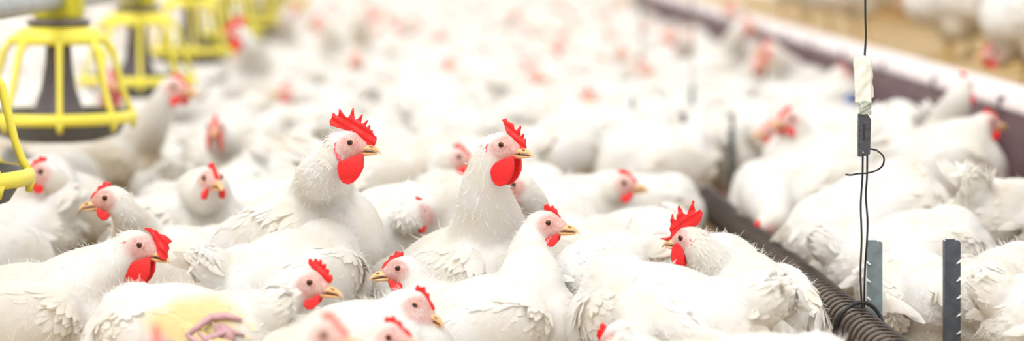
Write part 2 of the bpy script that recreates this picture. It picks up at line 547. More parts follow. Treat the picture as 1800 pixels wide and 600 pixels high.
REG = {  # length, width, lift, curve, direction jitter
    'head': (.009, .0036, .06, .12, .2), 'neck': (.024, .0065, .02, .10, .09), 'breast': (.026, .013, .035, .20, .16),
    'body': (.031, .0165, .05, .18, .16), 'rump': (.030, .013, .05, .20, .15), 'fluff': (.028, .010, .07, .18, .22),
    'tailbase': (.034, .011, .06, .12, .18), 'wing': (.036, .0155, .04, .12, .12), 'thigh': (.028, .011, .12, .2, .4)}


def plumage(me, sp, n_f, n_w, rows):
    co = coords(me)
    comps = sp['comps']; k = sp['scale']
    H = np.array(sp['head']); Rh = rot_np(*sp['hrot']); hk = sp['hk']
    # triangles of the skin
    me.calc_loop_triangles()
    tri = np.empty(len(me.loop_triangles) * 3, np.int32); me.loop_triangles.foreach_get('vertices', tri); tri = tri.reshape(-1, 3)
    A, Bv, C = co[tri[:, 0]], co[tri[:, 1]], co[tri[:, 2]]
    cr = np.cross(Bv - A, C - A); ar = np.linalg.norm(cr, axis=1) / 2
    cen0 = (A + Bv + C) / 3
    # denser plumage on neck and head
    nearhead = np.exp(-(np.linalg.norm(cen0 - H, axis=1) / (.10 * hk)) ** 2)
    wgt = ar * (1 + 5 * nearhead)
    # the litter side is rarely seen: fewer there
    cum = np.cumsum(wgt); cum /= cum[-1]

    def sample(n):
        i = np.searchsorted(cum, rng.random(n)); i = np.minimum(i, len(tri) - 1)
        a, b = rng.random(n), rng.random(n); f = a + b > 1; a[f], b[f] = 1 - a[f], 1 - b[f]
        return A[i] + (Bv[i] - A[i]) * a[:, None] + (C[i] - A[i]) * b[:, None], nrm(cr[i])

    def field(P):
        D = np.empty((len(comps), len(P)))
        for j, (c, R, r, _, _) in enumerate(comps):
            D[j] = np.linalg.norm(((P - c) @ R) / r, axis=1)
        w = 1 / (D ** 8 + 1e-6)
        flow = sum(w[j][:, None] * comps[j][4] for j in range(len(comps))) / w.sum(0)[:, None]
        return flow, D.argmin(0)

    def head_local(P):
        return ((P - H) @ Rh) / hk

    def skin_mask(P):
        q = head_local(P)
        d = np.sqrt(((q[:, 0] - .010) / .034) ** 2 + ((q[:, 2] + .006) / .0225) ** 2 + (q[:, 1] / .05) ** 2)
        return np.clip((1.12 - d) / .25, 0, 1)

    def soil_shade_mask(P):
        # litter dust plus painted warm shade, low on breast, belly and vent
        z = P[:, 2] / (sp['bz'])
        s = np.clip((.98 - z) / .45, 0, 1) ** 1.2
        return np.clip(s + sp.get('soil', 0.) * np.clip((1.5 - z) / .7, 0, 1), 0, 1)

    def yellow_mask(P):
        y = np.zeros(len(P))
        for c, r in sp.get('yellow', []):
            y = np.maximum(y, np.clip((1.2 - np.linalg.norm((P - np.array(c)) / r, axis=1)) / .5, 0, 1))
        return y
    marks = np.stack([skin_mask(co), soil_shade_mask(co), yellow_mask(co)], 1)
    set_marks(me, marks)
    P, N = sample(n_f)
    flow, idx = field(P)
    T = flow - N * (flow * N).sum(1)[:, None]; T = nrm(T)
    names = np.array([c[3] for c in comps])[idx]
    prm = np.array([REG[x] for x in names])
    sm = skin_mask(P)
    keep = (sm < .35) | (rng.random(len(P)) < .0)
    # hackles shorten towards the head
    dh = np.linalg.norm(P - H, axis=1) / hk
    Ls = prm[:, 0] * np.where(names == 'neck', np.clip(.45 + dh * 4.5, .45, 1.25), 1.) * rng.uniform(.75, 1.25, len(P)) * k
    Ws = prm[:, 1] * rng.uniform(.8, 1.2, len(P)) * np.where(names == 'neck', np.clip(.6 + dh * 3., .6, 1.5), 1.) * k
    if rows == 3: Ws *= 1.35 if sp['lv'] == 'mid' else 2.; Ls *= 1.1 if sp['lv'] == 'mid' else 1.5
    J = rng.normal(0, 1, (len(P), 3)) * prm[:, 4:5] * .6
    T = nrm(T + J); T = nrm(T - N * (T * N).sum(1)[:, None] * .85)
    lift = prm[:, 2] * rng.uniform(.3, 1.5, len(P))
    out_v, out_f, mk, nb, base = [], [], [], [], 0

    def push(P, T, N, L, W, li, cu, rws, mm=None):
        nonlocal base
        v, f, per, No = feathers(P, T, N, L, W, li, cu, rws)
        out_v.append(v); out_f.append(f + base); base += len(v)
        if mm is None: mm = np.stack([np.zeros(len(P)), soil_shade_mask(P), yellow_mask(P)], 1)
        mk.append(np.repeat(mm, per, 0)); nb.append(np.repeat(No, per, 0))
    s = keep
    push(P[s], T[s], N[s], Ls[s], Ws[s], lift[s], prm[s, 3], rows)
    vn = np.empty(len(co) * 3, np.float32); me.vertex_normals.foreach_get('vector', vn); vn = vn.reshape(-1, 3)
    def snap(p, d):
        j = np.array([np.argmin(((co - q) ** 2).sum(1)) for q in p]); nn = vn[j]
        return co[j] + nn * .001, nrm(d - nn * (d * nn).sum(1)[:, None] * .9), nn
    # tail fan
    Rb = rot_np(0, sp['bpitch']); B = np.array([0, 0, sp['bz']])
    nt = 14 if rows == 5 else 9
    rooster = sp['kind'] == 'rooster'
    for layer, (ll, el) in enumerate(() if sp.get('tlen', 1.) < .2 else (((.125 if rooster else .085), .50), ((.09 if rooster else .065), .72))):
        a = np.linspace(-1, 1, nt)
        el_ = (el + sp.get('tail', 0.) - .25 * np.abs(a)) + rng.normal(0, .06, nt)
        d = np.stack([-np.cos(el_) * np.cos(a * .5), np.sin(a * .62), np.sin(el_)], 1) @ Rb.T
        p = B + (np.stack([np.full(nt, -.165), a * .018, .060 + 0 * a], 1) * k) @ Rb.T
        nn = np.stack([np.sin(el_) * .4, np.sign(a) * .8 + .01, np.cos(el_) * .5], 1) @ Rb.T
        push(p, d, nn, np.full(nt, ll * k * sp.get('tlen', 1.)) * rng.uniform(.85, 1.1, nt), np.full(nt, .022 * k), np.full(nt, .03), np.full(nt, .12), 5)
    # wing quills
    for sd in (1, -1):
        nq = 13 if rows == 5 else 7
        t = np.linspace(0, 1, nq)
        p = np.stack([.0 - .12 * t, sd * (.114 - .012 * t), .012 + .020 * t], 1) + rng.normal(0, .002, (nq, 3))
        d = np.stack([-np.ones(nq), -sd * .10 * np.ones(nq) - sd * .06 * t, -.48 + .42 * t], 1) + rng.normal(0, .03, (nq, 3))
        nn = np.stack([0 * t, sd * np.ones(nq), .25 + 0 * t], 1)
        p_, d_, n_ = snap(B + (p * k) @ Rb.T, d @ Rb.T)
        push(p_, d_, n_, (.070 + .030 * t) * k * rng.uniform(.9, 1.1, nq), np.full(nq, .021 * k), np.full(nq, .02), np.full(nq, .06), 5)
    # downy wisps on outline
    if n_w:
        P, N = sample(n_w)
        flow, idx = field(P)
        T = nrm(flow - N * (flow * N).sum(1)[:, None] + rng.normal(0, .45, P.shape))
        names = np.array([c[3] for c in comps])[idx]
        sm = skin_mask(P); q_ = head_local(P); s = (sm < .3) & ~((q_[:, 0] > -.028) & (q_[:, 0] < .05) & (q_[:, 2] < -.012) & (q_[:, 2] > -.085) & (np.abs(q_[:, 1]) < .03))
        Lw = rng.uniform(.010, .026, len(P)) * k * np.where(names == 'head', .4, np.where(names == 'neck', .7, 1.))
        push(P[s], T[s], N[s], Lw[s], np.full(s.sum(), .0009), rng.uniform(.08, .38, s.sum()), np.full(s.sum(), .2), 3)
    V = np.concatenate(out_v); Fq = np.concatenate(out_f)
    me2 = np_mesh('plumage', V, Fq, np.concatenate(mk))
    me2.polygons.foreach_set('use_smooth', np.ones(len(me2.polygons), bool))
    g = np.empty(len(V) * 3, np.float32); me2.vertex_normals.foreach_get('vector', g); g = g.reshape(-1, 3)
    nn_ = np.concatenate(nb); g = g * np.sign((g * nn_).sum(1) + 1e-6)[:, None]
    me2.normals_split_custom_set_from_vertices(nrm(.6 * nn_ + .4 * g).astype(np.float32))
    return me2


LEVEL = {'hi': (.0058, 7500, 5200, 5), 'mid': (.0085, 3400, 1300, 3), 'lo': (.013, 550, 0, 3), 'far': (.026, 220, 0, 3)}


def finish_bird(sp, body_me, root, parts='full'):
    """dress the remeshed skin and parent all parts to root"""
    lv = LEVEL[sp['lv']]
    pl = plumage(body_me, sp, lv[1], lv[2], lv[3])
    body_me.name = 'bird_body'
    b = link('body', body_me, root, M['skinbody'])
    p = link('plumage', pl, root, M['feather'])
    Rh = Matrix.Rotation(sp['hrot'][0], 4, 'Z') @ Matrix.Rotation(-sp['hrot'][1], 4, 'Y') @ Matrix.Rotation(sp['hrot'][2], 4, 'X')
    Mh = Matrix.Translation(Vector(sp['head'])) @ Rh @ Matrix.Scale(sp['hk'], 4)
    def hp(name, me):
        o = bpy.data.objects.new(name, me); COL.objects.link(o); o.parent = root; o.matrix_local = Mh; return o
    pale = sp.get('pale', False)
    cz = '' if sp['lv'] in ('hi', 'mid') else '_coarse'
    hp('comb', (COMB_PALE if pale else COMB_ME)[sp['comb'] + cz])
    hp('beak', BEAK)
    for sd in (1, -1):
        wo = hp('wattle', WAT[sp['wattle'] + cz, sd])
        piv = Matrix.Translation((.006, 0, -.018))
        wo.matrix_local = Mh @ (Matrix.Translation((.002, sd * .0035, -.0035)) if sp['wattle'] == 'small' else Matrix()) @ piv @ Matrix.Rotation(sp['hrot'][1] * .85, 4, 'Y') @ piv.inverted()
        if parts == 'full' or sp['lv'] == 'mid':
            eo = hp('eye', EYE[sd])
            if sp['lv'] == 'hi':
                lo_ = bpy.data.objects.new('eyelid', LID[sd]); COL.objects.link(lo_); lo_.parent = eo
        if sp.get('lobe', parts == 'full' and sp['kind'] == 'rooster'): hp('ear_lobe', LOBE[sd])
    k = sp['scale']
    hip = np.array([0, 0, sp['bz']]) + rot_np(0, sp['bpitch']) @ (np.array([-.02, .055, -.088]) * k)
    h = max(.03, hip[2] - .035 * k)
    for sd in (1, -1):
        l = bpy.data.objects.new('leg', leg_for(h)); COL.objects.link(l); l.parent = root
        l.location = (hip[0] + .012, sd * hip[1], 0)
    return root


def spec(kind, eye, s, hyaw, body, hpitch=0., hroll=0., scale=None, hk=None, comb=None, wattle=None, lv='hi', base=0., **kw):
    """eye: pixel of the visible eye; body = (px, s, z, yaw, pitch) of the trunk centre. Angles in degrees."""
    r = math.radians
    rooster = kind == 'rooster'
    scale = scale or (1.12 if rooster else .98)
    hk = hk or (1. if rooster else .93)
    bpx, bs, bz, byaw, bp = body
    E = np.array(at(eye[0], eye[1], s))
    Rw = rot_np(r(hyaw), r(hpitch), r(hroll))
    left = Rw @ np.array([0, 1, 0])
    sd = 1 if left[1] < 0 else -1
    if abs(left[1]) < .35: sd = 0
    H = E - left * sd * .0195 * hk
    B = np.array([(bpx - CX) / bs, F / bs, 0])
    Rz = rot_np(r(byaw))
    d = dict(kind=kind, scale=scale, hk=hk, bz=bz - base, bpitch=r(bp), head=tuple(Rz.T @ (H - B - np.array([0, 0, base]))), hrot=(r(hyaw - byaw), r(hpitch), r(hroll)),
             comb=comb or ('tall' if rooster else 'small'), wattle=wattle or ('big' if rooster else 'small'), lv=lv, loc=(B[0], B[1], base), yaw=r(byaw))
    d.update(kw)
    return d


# ------------------------------------------------------------------ the birds one can point to
HEROES = []
def bird(label, *a, **kw):
    HEROES.append((label, spec(*a, **kw)))


g_named = None
# --- in focus
bird('tall white rooster facing right, eight-spiked upright red comb, big round red wattle', 'rooster', (614, 251), 1000, 0, (518, 925, .335, -35, 24), comb='tall', wattle='big', nk=.30, neck=.80)
bird('tall white rooster with slanting red comb whose sprig crosses over its hooked beak', 'rooster', (880, 255), 1000, -25, (806, 962, .285, -28, 22), comb='angled', wattle='big', hroll=0, scale=1.05, soil=.25)
bird('slim upright white hen facing right, stubby orange-red comb, before the slanting-combed rooster', 'hen', (963, 392), 1000, -8, (858, 1035, .245, 8, 14), comb='small', wattle='small', hk=.98)
bird('white rooster stretching its neck right, comb flopped forward, round red wattle, cream dirty throat', 'rooster', (244, 431), 1035, -8, (42, 1035, .262, 4, 4), hpitch=-13, comb='lumpy', wattle='big', soil=.35, scale=1.02)
bird('white hen facing right with saw-toothed red comb and small drop-shaped wattle', 'hen', (543, 497), 1085, -5, (446, 1045, .225, -48, 6), comb='serrated', wattle='small', hpitch=-6, hk=1.)
bird('white rooster facing left, tall branching red comb, forward spike and long pointed wattle', 'rooster', (1197, 419), 1000, 140, (1300, 985, .256, 104, 4), tail=-.4, tlen=.5, comb='spread', wattle='long', scale=1.05)
bird('small-combed hen facing left, peering out beside the slanting-combed rooster\'s breast', 'hen', (700, 472), 1000, 186, (776, 1003, .225, 125, 4), comb='low', wattle='small', hk=.95, hpitch=-4, scale=.9)
bird('white hen facing right, pink face tilted down, red comb low over its forehead', 'hen', (728, 537), 1100, -18, (628, 1095, .238, 12, 6), comb='low', wattle='small', hpitch=-20, hk=.98, scale=.95, pale=False)
bird('white hen at the bottom edge, dark-eyed red face below a curved red comb', 'hen', (682, 594), 1190, -20, (600, 1230, .20, -8, 0), comb='low', wattle='small', hk=1., scale=.9)
bird('out-of-focus hen right at the bottom edge with orange comb and red face', 'hen', (566, 590), 1420, -30, (500, 1440, .25, -58, 0), comb='low', wattle='small', scale=.92, lv='mid', pale=True)
bird('very blurred red-combed head poking up at the bottom edge near the yellow-stained hen', 'hen', (274, 612), 1480, -80, (268, 1420, .21, -75, 0), comb='low', wattle='small', scale=.9, lv='mid', pale=True)
bird('rounded white hen seen from behind, scalloped back, before the eight-spiked rooster', 'hen', (640, 560), 930, 40, (512, 985, .300, 48, 4), hpitch=-50, scale=.98, tail=.1)
bird('white hen with yellow-stained side and bare purplish wing crook', 'hen', (215, 600), 1060, 170, (306, 1085, .258, 155, -2), hpitch=-40, scale=.98, yellow=[((-.09, .10, .325), np.array([.075, .09, .042]))], tail=-.5, tlen=.4)
bird('white hen standing with her fluffy rear up, behind the slim upright hen', 'hen', (1020, 470), 930, 90, (1026, 985, .262, 97, -26), hpitch=-50, scale=.95, tail=.0, tlen=.15)
bird('broad white hen\'s back with loose layered wing feathers, before the branching-combed rooster', 'hen', (1075, 600), 1110, 178, (1162, 1060, .272, 142, 2), hpitch=-45, scale=1.04, tail=-.4, tlen=.5)
bird('white hen\'s back showing along the bottom edge beside the metal posts', 'hen', (1480, 700), 1230, 5, (1345, 1190, .232, 4, 0), hpitch=-30, scale=.98, tail=-.2)
bird('white hen\'s back at the bottom edge below the slim upright hen\'s breast', 'hen', (1100, 700), 1260, 30, (1060, 1260, .20, 20, 0), hpitch=-30, scale=.92, tail=-.2)
# --- just behind
bird('white hen with brown-orange beak facing left, small orange comb, behind the dirty-throated rooster', 'hen', (185, 348), 930, 186, (312, 900, .262, 160, 4), comb='low', wattle='small', hk=.98, scale=.92, hpitch=-6)
bird('white hen with dust-stained breast beside the rim of the nearest yellow feeder', 'hen', (72, 302), 830, 194, (130, 785, .30, 200, 22), comb='low', wattle='small', hk=1.08, lv='mid', soil=.9)
bird('white hen looking toward the camera, upright red comb and red wattles, tail raised', 'hen', (357, 313), 860, -62, (318, 815, .30, -42, 16), comb='low', wattle='small', hk=1.02, scale=.98, lv='mid')
bird('white-backed hen before the tall eight-spiked rooster\'s right, head turned away with red comb tip', 'hen', (745, 372), 905, 50, (702, 880, .325, 18, 4), comb='low', wattle='small', hpitch=-25, scale=1.05, lv='mid')
bird('white hen half hidden behind the slanting-combed rooster, pink face at his throat', 'hen', (903, 325), 905, 200, (985, 872, .265, 165, 8), comb='low', wattle='small', hk=1.05, hpitch=-10)
bird('blurred long white bird with beige underside, red face ending behind the slanting-combed rooster', 'rooster', (806, 276), 770, 0, (700, 745, .345, 2, 0), comb='low', wattle='small', scale=1.12, lv='mid', soil=.5)
bird('white hen\'s back between the branching-combed rooster and the coiled feed line', 'hen', (1180, 480), 760, 150, (1196, 850, .225, 125, 0), hpitch=-45, scale=.96, lv='mid', tlen=.15)
bird('soft white back low in the flock, left of the branching-combed rooster\'s comb', 'hen', (1230, 480), 770, 20, (1120, 800, .235, 35, 0), hpitch=-45, scale=.96, lv='mid', tlen=.5)
bird('blurred white back just left of the coiled feed line\'s far end', 'hen', (1230, 420), 690, 10, (1130, 700, .24, 15, 0), hpitch=-45, scale=.96, lv='mid', tlen=.5)
bird('blurred white hen facing right with orange beak, in the middle of the flock', 'hen', (1096, 322), 765, -8, (1015, 750, .27, 8, 6), comb='low', wattle='small', hk=1.05, lv='mid', scale=1.)
# --- left mid distance
bird('white rooster with red comb and wattles in front of the second yellow feeder', 'rooster', (303, 152), 640, -28, (170, 628, .285, 2, 2), comb='low', wattle='small', hk=1.25, lv='mid', soil=1.6, scale=1.12)  # heavy beige tint: dirt, and the shadowed underside painted in
bird('blurred white rooster facing the camera, thin upright comb and dangling red wattles', 'rooster', (378, 222), 660, -88, (400, 635, .30, -70, 12), comb='low', wattle='long', lv='mid', scale=1.05)
bird('large blurred white rooster with bright red head by the third yellow feeder', 'rooster', (415, 55), 480, 178, (478, 470, .34, 160, 24), comb='tall', wattle='big', lv='mid', scale=1.15)
bird('blurred red-faced bird looking through the bars of the first yellow feeder', 'rooster', (182, 142), 560, -60, (205, 545, .27, -80, 12), comb='low', wattle='big', lv='mid', hk=1.2)
# --- right side
bird('blurred white hen facing left, red face, behind the hanging wire', 'hen', (1394, 208), 640, 215, (1442, 632, .30, 190, 16), comb='low', wattle='small', hk=1.15, lv='mid')
bird('blurred pink-faced hen just left of the red-faced hen behind the hanging wire', 'hen', (1356, 229), 610, 185, (1392, 572, .26, 165, 6), comb='low', wattle='small', hk=1.05, lv='mid', pale=True)
bird('blurred white bird with dark red head facing right beside the mauve barrier', 'rooster', (1745, 214), 700, 22, (1640, 700, .335, 12, 14), comb='low', wattle='small', hk=1.1, lv='mid')
bird('white bird with brownish red comb, back to camera, against the mauve barrier', 'hen', (1708, 150), 655, 60, (1662, 652, .335, 75, 20), comb='low', wattle='small', hk=1.2, lv='mid')
bird('fluffy white hen against the mauve barrier, just right of the white tape', 'hen', (1610, 330), 640, 80, (1598, 602, .335, 95, -6), hpitch=-40, lv='mid', scale=1.05)
bird('white hen with a blue paint mark beside the taped hanging wire', 'hen', (1487, 128), 480, 30, (1452, 480, .33, 15, 14), comb='low', wattle='small', hk=1.2, lv='mid', blue=True)
bird('white bird with dark red face pecking down behind the coiled feed line', 'rooster', (1352, 408), 770, 230, (1415, 730, .30, 215, -22), comb='low', wattle='small', hpitch=-55, lv='mid', hk=1.05)
bird('big smooth white back rising behind the coiled feed line, head hidden', 'hen', (1660, 430), 800, 25, (1538, 822, .315, 30, 14), hpitch=-50, scale=1.12, lv='mid', tlen=.15)
bird('white hen behind both metal posts, soft rounded back', 'hen', (1700, 440), 860, 10, (1612, 880, .275, 20, 6), hpitch=-40, scale=1.02, lv='hi', tlen=.6)
bird('fluffy white bird with tan-stained raised rear, at the right edge above the dark post', 'hen', (1850, 420), 830, 20, (1792, 835, .305, 50, -10), hpitch=-40, scale=1.1, lv='mid', tail=.4, soil=.7)
bird('white hen low between the two metal posts', 'hen', (1540, 640), 960, 200, (1612, 925, .235, 100, 2), hpitch=-40, scale=.92, lv='hi', tlen=.15)
bird('bright white hen\'s back at the right edge past the dark metal post', 'hen', (2090, 640), 1040, 20, (1922, 1035, .262, 18, 0), hpitch=-40, scale=1.02, lv='hi', tlen=.3)
bird('white hen behind the dark metal post, at the right edge of the lower flock', 'hen', (1800, 520), 960, 20, (1772, 945, .25, 60, 0), hpitch=-40, scale=.95, lv='hi', tlen=.15)
# --- on the raised slats
DK = .47
bird('white hen facing left on the raised slats, red comb and wattle, at the right edge', 'hen', (1750, 92), 560, 195, (1815, 560, .69, 185, 14), comb='low', wattle='small', hk=1.2, lv='mid', base=DK)
bird('large blurred white hen standing on the raised slats by the honey-coloured nest boxes', 'hen', (1603, -4), 430, 185, (1672, 440, .70, 178, 12), comb='low', wattle='small', hk=1.2, lv='mid', base=DK, scale=1.1)
bird('blurred white hen on the raised slats cut by the top edge', 'hen', (1762, 4), 480, 190, (1790, 480, .74, 185, 12), comb='low', wattle='small', hk=1.2, lv='mid', base=DK)
bird('beige-sided hen on the raised slats between two whiter hens', 'hen', (1730, 30), 430, 30, (1727, 425, .68, 60, 0), comb='low', wattle='small', hpitch=-40, lv='mid', base=DK, soil=.8)  # beige sides: body shade painted in with the dirt tint

# --- far birds whose red heads show through the blur
FAR = [(650, 22, 330, 0, 'bright red head'), (562, 36, 372, 185, 'orange-red head'), (516, 14, 300, 10, 'small red head just past the last yellow feeder'), (505, 158, 500, 180, 'pale pink face'), (626, 100, 400, -80, 'tiny pink comb'),
       (806, 104, 360, 200, 'faint pink face'), (937, 132, 440, 0, 'soft orange comb'), (905, 22, 260, 10, 'brownish orange head'), (984, 78, 350, 185, 'dull pink head'), (1032, 166, 490, -85, 'upright orange-red comb'),
       (1128, 112, 400, 190, 'rosy comb beside a dim post'), (1182, 62, 350, 185, 'pale rosy head'), (1312, 42, 380, 0, 'pinkish face by the barrier'), (1352, 84, 440, 190, 'coral red face'), (1326, 106, 430, -60, 'tan brown face'), (770, 62, 300, 0, 'washed-out pink comb'),
       (702, 40, 285, 180, 'washed-out rosy face'), (1290, 10, 330, 200, 'pink face under the barrier edge')]
for x, y, s, yw, what in FAR:
    z = CH - (y - YH) / s
    off = -math.cos(math.radians(yw)) * .15 * s
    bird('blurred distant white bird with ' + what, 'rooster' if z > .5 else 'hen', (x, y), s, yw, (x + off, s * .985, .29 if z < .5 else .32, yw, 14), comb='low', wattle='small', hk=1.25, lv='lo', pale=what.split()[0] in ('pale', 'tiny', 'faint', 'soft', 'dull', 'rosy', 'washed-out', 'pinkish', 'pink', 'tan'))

# ------------------------------------------------------------------ poses for the crowd (own frame)
def pose(kind, hx, hz, hyaw, hpitch, bz, bp, lv, **kw):
    rooster = kind == 'rooster'
    d = dict(kind=kind, scale=1.1 if rooster else 1., hk=1.0, bz=bz, bpitch=math.radians(bp), head=(hx, kw.pop('hy', 0.), hz), hrot=(math.radians(hyaw), math.radians(hpitch), 0),
             comb='low', wattle='small', lv=lv, pale=True)
    d.update(kw); return d


POSES = [('head raised', pose('hen', .20, .42, 10, -5, .27, 12, 'mid')),
         ('pecking', pose('hen', .25, .12, 0, -55, .26, -8, 'mid')),
         ('head drawn in', pose('hen', .20, .34, -40, -10, .25, 4, 'mid', hy=-.02)),
         ('head turned back', pose('hen', .14, .40, 120, -5, .28, 14, 'mid', hy=.04)),
         ('head low', pose('hen', .22, .16, 40, -45, .27, -4, 'mid', hy=.06)),
         ('standing tall', pose('rooster', .20, .50, 0, -5, .33, 22, 'mid', pale=False))]
POSES_LO = [(n, dict(p, lv='lo')) for n, p in POSES] + [(n, dict(p, lv='far')) for n, p in POSES]

allsp = [s for _, s in HEROES] + [p for _, p in POSES] + [p for _, p in POSES_LO]
for s in allsp: s['comps'] = anatomy(s)
bodies = evaluate_batch([(body_source(s), LEVEL[s['lv']][0], 3) for s in allsp])

hero_roots = []
for (label, s), me in zip(HEROES, bodies):
    root = empty('white_rooster' if s['kind'] == 'rooster' else 'white_hen', s['loc'], s['yaw'])
    finish_bird(s, me, root, 'full' if s['lv'] == 'hi' else 'plain')
    tag(root, label, 'rooster' if s['kind'] == 'rooster' else 'hen')
    hero_roots.append(root)
    if s.get('blue'):
        bm = bmesh.new(); bmesh.ops.create_uvsphere(bm, u_segments=12, v_segments=8, radius=1)
        # a dab of stock paint on the shoulder
        Bc = Vector((0, -.098, s['bz'] + .03))
        for v in bm.verts: v.co = Vector((Bc.x + v.co.x * .022 + .05, Bc.y + v.co.y * .016 - .012, Bc.z + v.co.z * .026))
        o = link('paint_mark', bm_mesh('paint_mark', bm), root, M['blue'])
    if 'yellow' in s:
        # folded wing held open at the crook: bare skin, bones and quill stubs
        bm = bmesh.new()
        cb = coords(me); SX = -.03
        def skin_path(pts, r, off=.002):
            out = []
            for x, z in pts:
                x += SX; q = np.array([x, .12, z]); j = np.argmin((((cb - q) * np.array([1.6, .5, 1.6])) ** 2).sum(1))
                d = cb[j] - np.array([x, 0, s['bz']]); d /= np.linalg.norm(d)
                out.append(Vector(cb[j] + d * (off + .004)))
            tube(bm, out, r, 8)
        skin_path([(-.066, .300), (-.085, .322), (-.110, .326), (-.135, .318)], [.0035, .0065, .006, .003])
        skin_path([(-.066, .298), (-.085, .290), (-.110, .278), (-.130, .262)], [.003, .0045, .006, .004])
        skin_path([(-.100, .312), (-.118, .298), (-.128, .280)], [.004, .008, .004])
        skin_path([(-.085, .310), (-.100, .300), (-.120, .302), (-.145, .296)], [.003, .006, .005, .002])
        for q in range(8):
            skin_path([(-.092 - .004 * q, .312 - .004 * q), (-.115 - .004 * q, .300 - .008 * q), (-.130 - .002 * q, .285 - .009 * q)], [.0016, .0014, .0007], .006)
        link('bare_wing', bm_mesh('bare_wing', bm), root, M['bare'])

# ------------------------------------------------------------------ feeders
def feeder(px, py_rim, s, label):
    c = at(px, py_rim, s)
    root = empty('rooster_feeder', c)
    tag(root, label, 'feeder', 'yellow feeders hung in a row from the feed pipe')
    R = .188; top = .195; rt = .117
    bm = bmesh.new(); lathe(bm, [(R - .006, .016), (R + .004, .013), (R + .010, 0), (R + .004, -.013), (R - .006, -.014), (R - .010, 0), (R - .006, .016)], 48)
    link('rim', bm_mesh('rim', bm), root, M['yellow'])
    bm = bmesh.new(); lathe(bm, [(.03, top + .030), (.055, top + .034), (rt - .02, top + .026), (rt, top + .008), (rt + .006, top - .012), (rt - .006, top - .010), (rt - .022, top + .010), (.05, top + .022), (.03, top + .022), (.03, top + .030)], 48)
    link('cage_top', bm_mesh('cage_top', bm), root, M['yellow'])
    for k in range(8):
        a = 2 * PI * k / 8 + .2
        bm = bmesh.new()
        prof = [(rt - .004, top + .004), (rt + .018, top - .03), (.158, .07), (.172, .03), (R, 0)]
        pts = [(r * math.cos(a), r * math.sin(a), z) for r, z in prof]
        tube(bm, pts, [.009, .0085, .0075, .0075, .009], 8)
        # little hook under the rim
        tube(bm, [(R * math.cos(a), R * math.sin(a), -.005), ((R - .004) * math.cos(a), (R - .004) * math.sin(a), -.030)], [.010, .006], 8)
        link('cage_bar', bm_mesh('cage_bar', bm), root, M['yellow'])
    bm = bmesh.new(); lathe(bm, [(.0, -.055), (.10, -.060), (.150, -.045), (.172, -.010), (.176, .014), (.170, .014), (.160, -.012), (.135, -.036), (.06, -.03), (0, -.022)], 40)
    link('feed_pan', bm_mesh('feed_pan', bm), root, M['pan'])
    bm = bmesh.new(); lathe(bm, [(.030, top + .05), (.030, top + .0), (.034, .13), (.044, .07), (.062, .015), (.072, -.018), (.066, -.02), (.05, .0)], 28)
    link('drop_cone', bm_mesh('drop_cone', bm), root, M['grey_plastic'])
    bm = bmesh.new(); lathe(bm, [(.0, top + .050), (.075, top + .050), (.080, top + .044), (.078, top + .034), (.0, top + .032)], 32)
    link('collar', bm_mesh('collar', bm), root, M['grey_plastic'])
    bm = bmesh.new(); box(bm, (-.060, -.045, top + .050), (.060, .045, top + .135)); box(bm, (-.030, -.055, top + .06), (.030, .055, top + .12))
    bmesh.ops.bevel(bm, geom=bm.edges[:], offset=.008, segments=2, affect='EDGES')
    link('pipe_clamp', bm_mesh('pipe_clamp', bm), root, M['yellow_green'], smooth=False)
    return c


FE = [(-130, 312, 960, 'nearest yellow feeder, its rim and bars cut by the left edge'), (103, 205, 700, 'big yellow feeder at upper left with dark cone inside its cage'),
      (242, 140, 525, 'second whole yellow feeder from the left, behind a red-combed rooster'), (335, 88, 418, 'third whole yellow feeder from the left, its rim level with a red head'), (395, 59, 348, 'fourth whole yellow feeder, left of the big blurred rooster\'s red head'),
      (440, 38, 297, 'small far yellow feeder above the big blurred rooster'), (471, 23, 260, 'tiny yellow feeder, last but one toward the far end'), (496, 9, 231, 'tiny yellow feeder at the far end of the row')]
fc = [feeder(*f) for f in FE]
bm = bmesh.new()
pp = [Vector((c.x, c.y, c.z + .195 + .095)) for c in fc]
pp = [pp[0] + (pp[0] - pp[1])] + pp + [pp[-1] + (pp[-1] - pp[-2]) * 4]
tube(bm, pp, .0225, 16)
tag(link('feed_pipe', bm_mesh('feed_pipe', bm), None, M['pipe']), 'grey metal feed pipe crossing the upper left corner above the yellow feeders', 'pipe')
# suspension cords of the pipe
for i in (0, 1, 2):
    p = (pp[i + 1] + pp[i + 2]) / 2
    bm = bmesh.new(); tube(bm, [p + Vector((0, 0, .02)), p + Vector((0, 0, 1.4))], .002, 6)

# ------------------------------------------------------------------ coiled feed line on the right
def line_pt(Y, z=.238):
    X = .605 + (.516 - .605) * (Y - 4.28) / (6.35 - 4.28)
    return Vector((X, Y, z))


Ya, Yb = 3.75, 6.45
root = empty('feed_line', line_pt(4.3, 0))
tag(root, 'coiled steel feed line running diagonally past the posts', 'feed line')
inv = Matrix.Translation(-root.location)
bm = bmesh.new(); tube(bm, [line_pt(Ya) + inv.translation, line_pt(Yb) + inv.translation], .024, 20)
link('inner_tube', bm_mesh('inner_tube', bm), root, M['tube'])


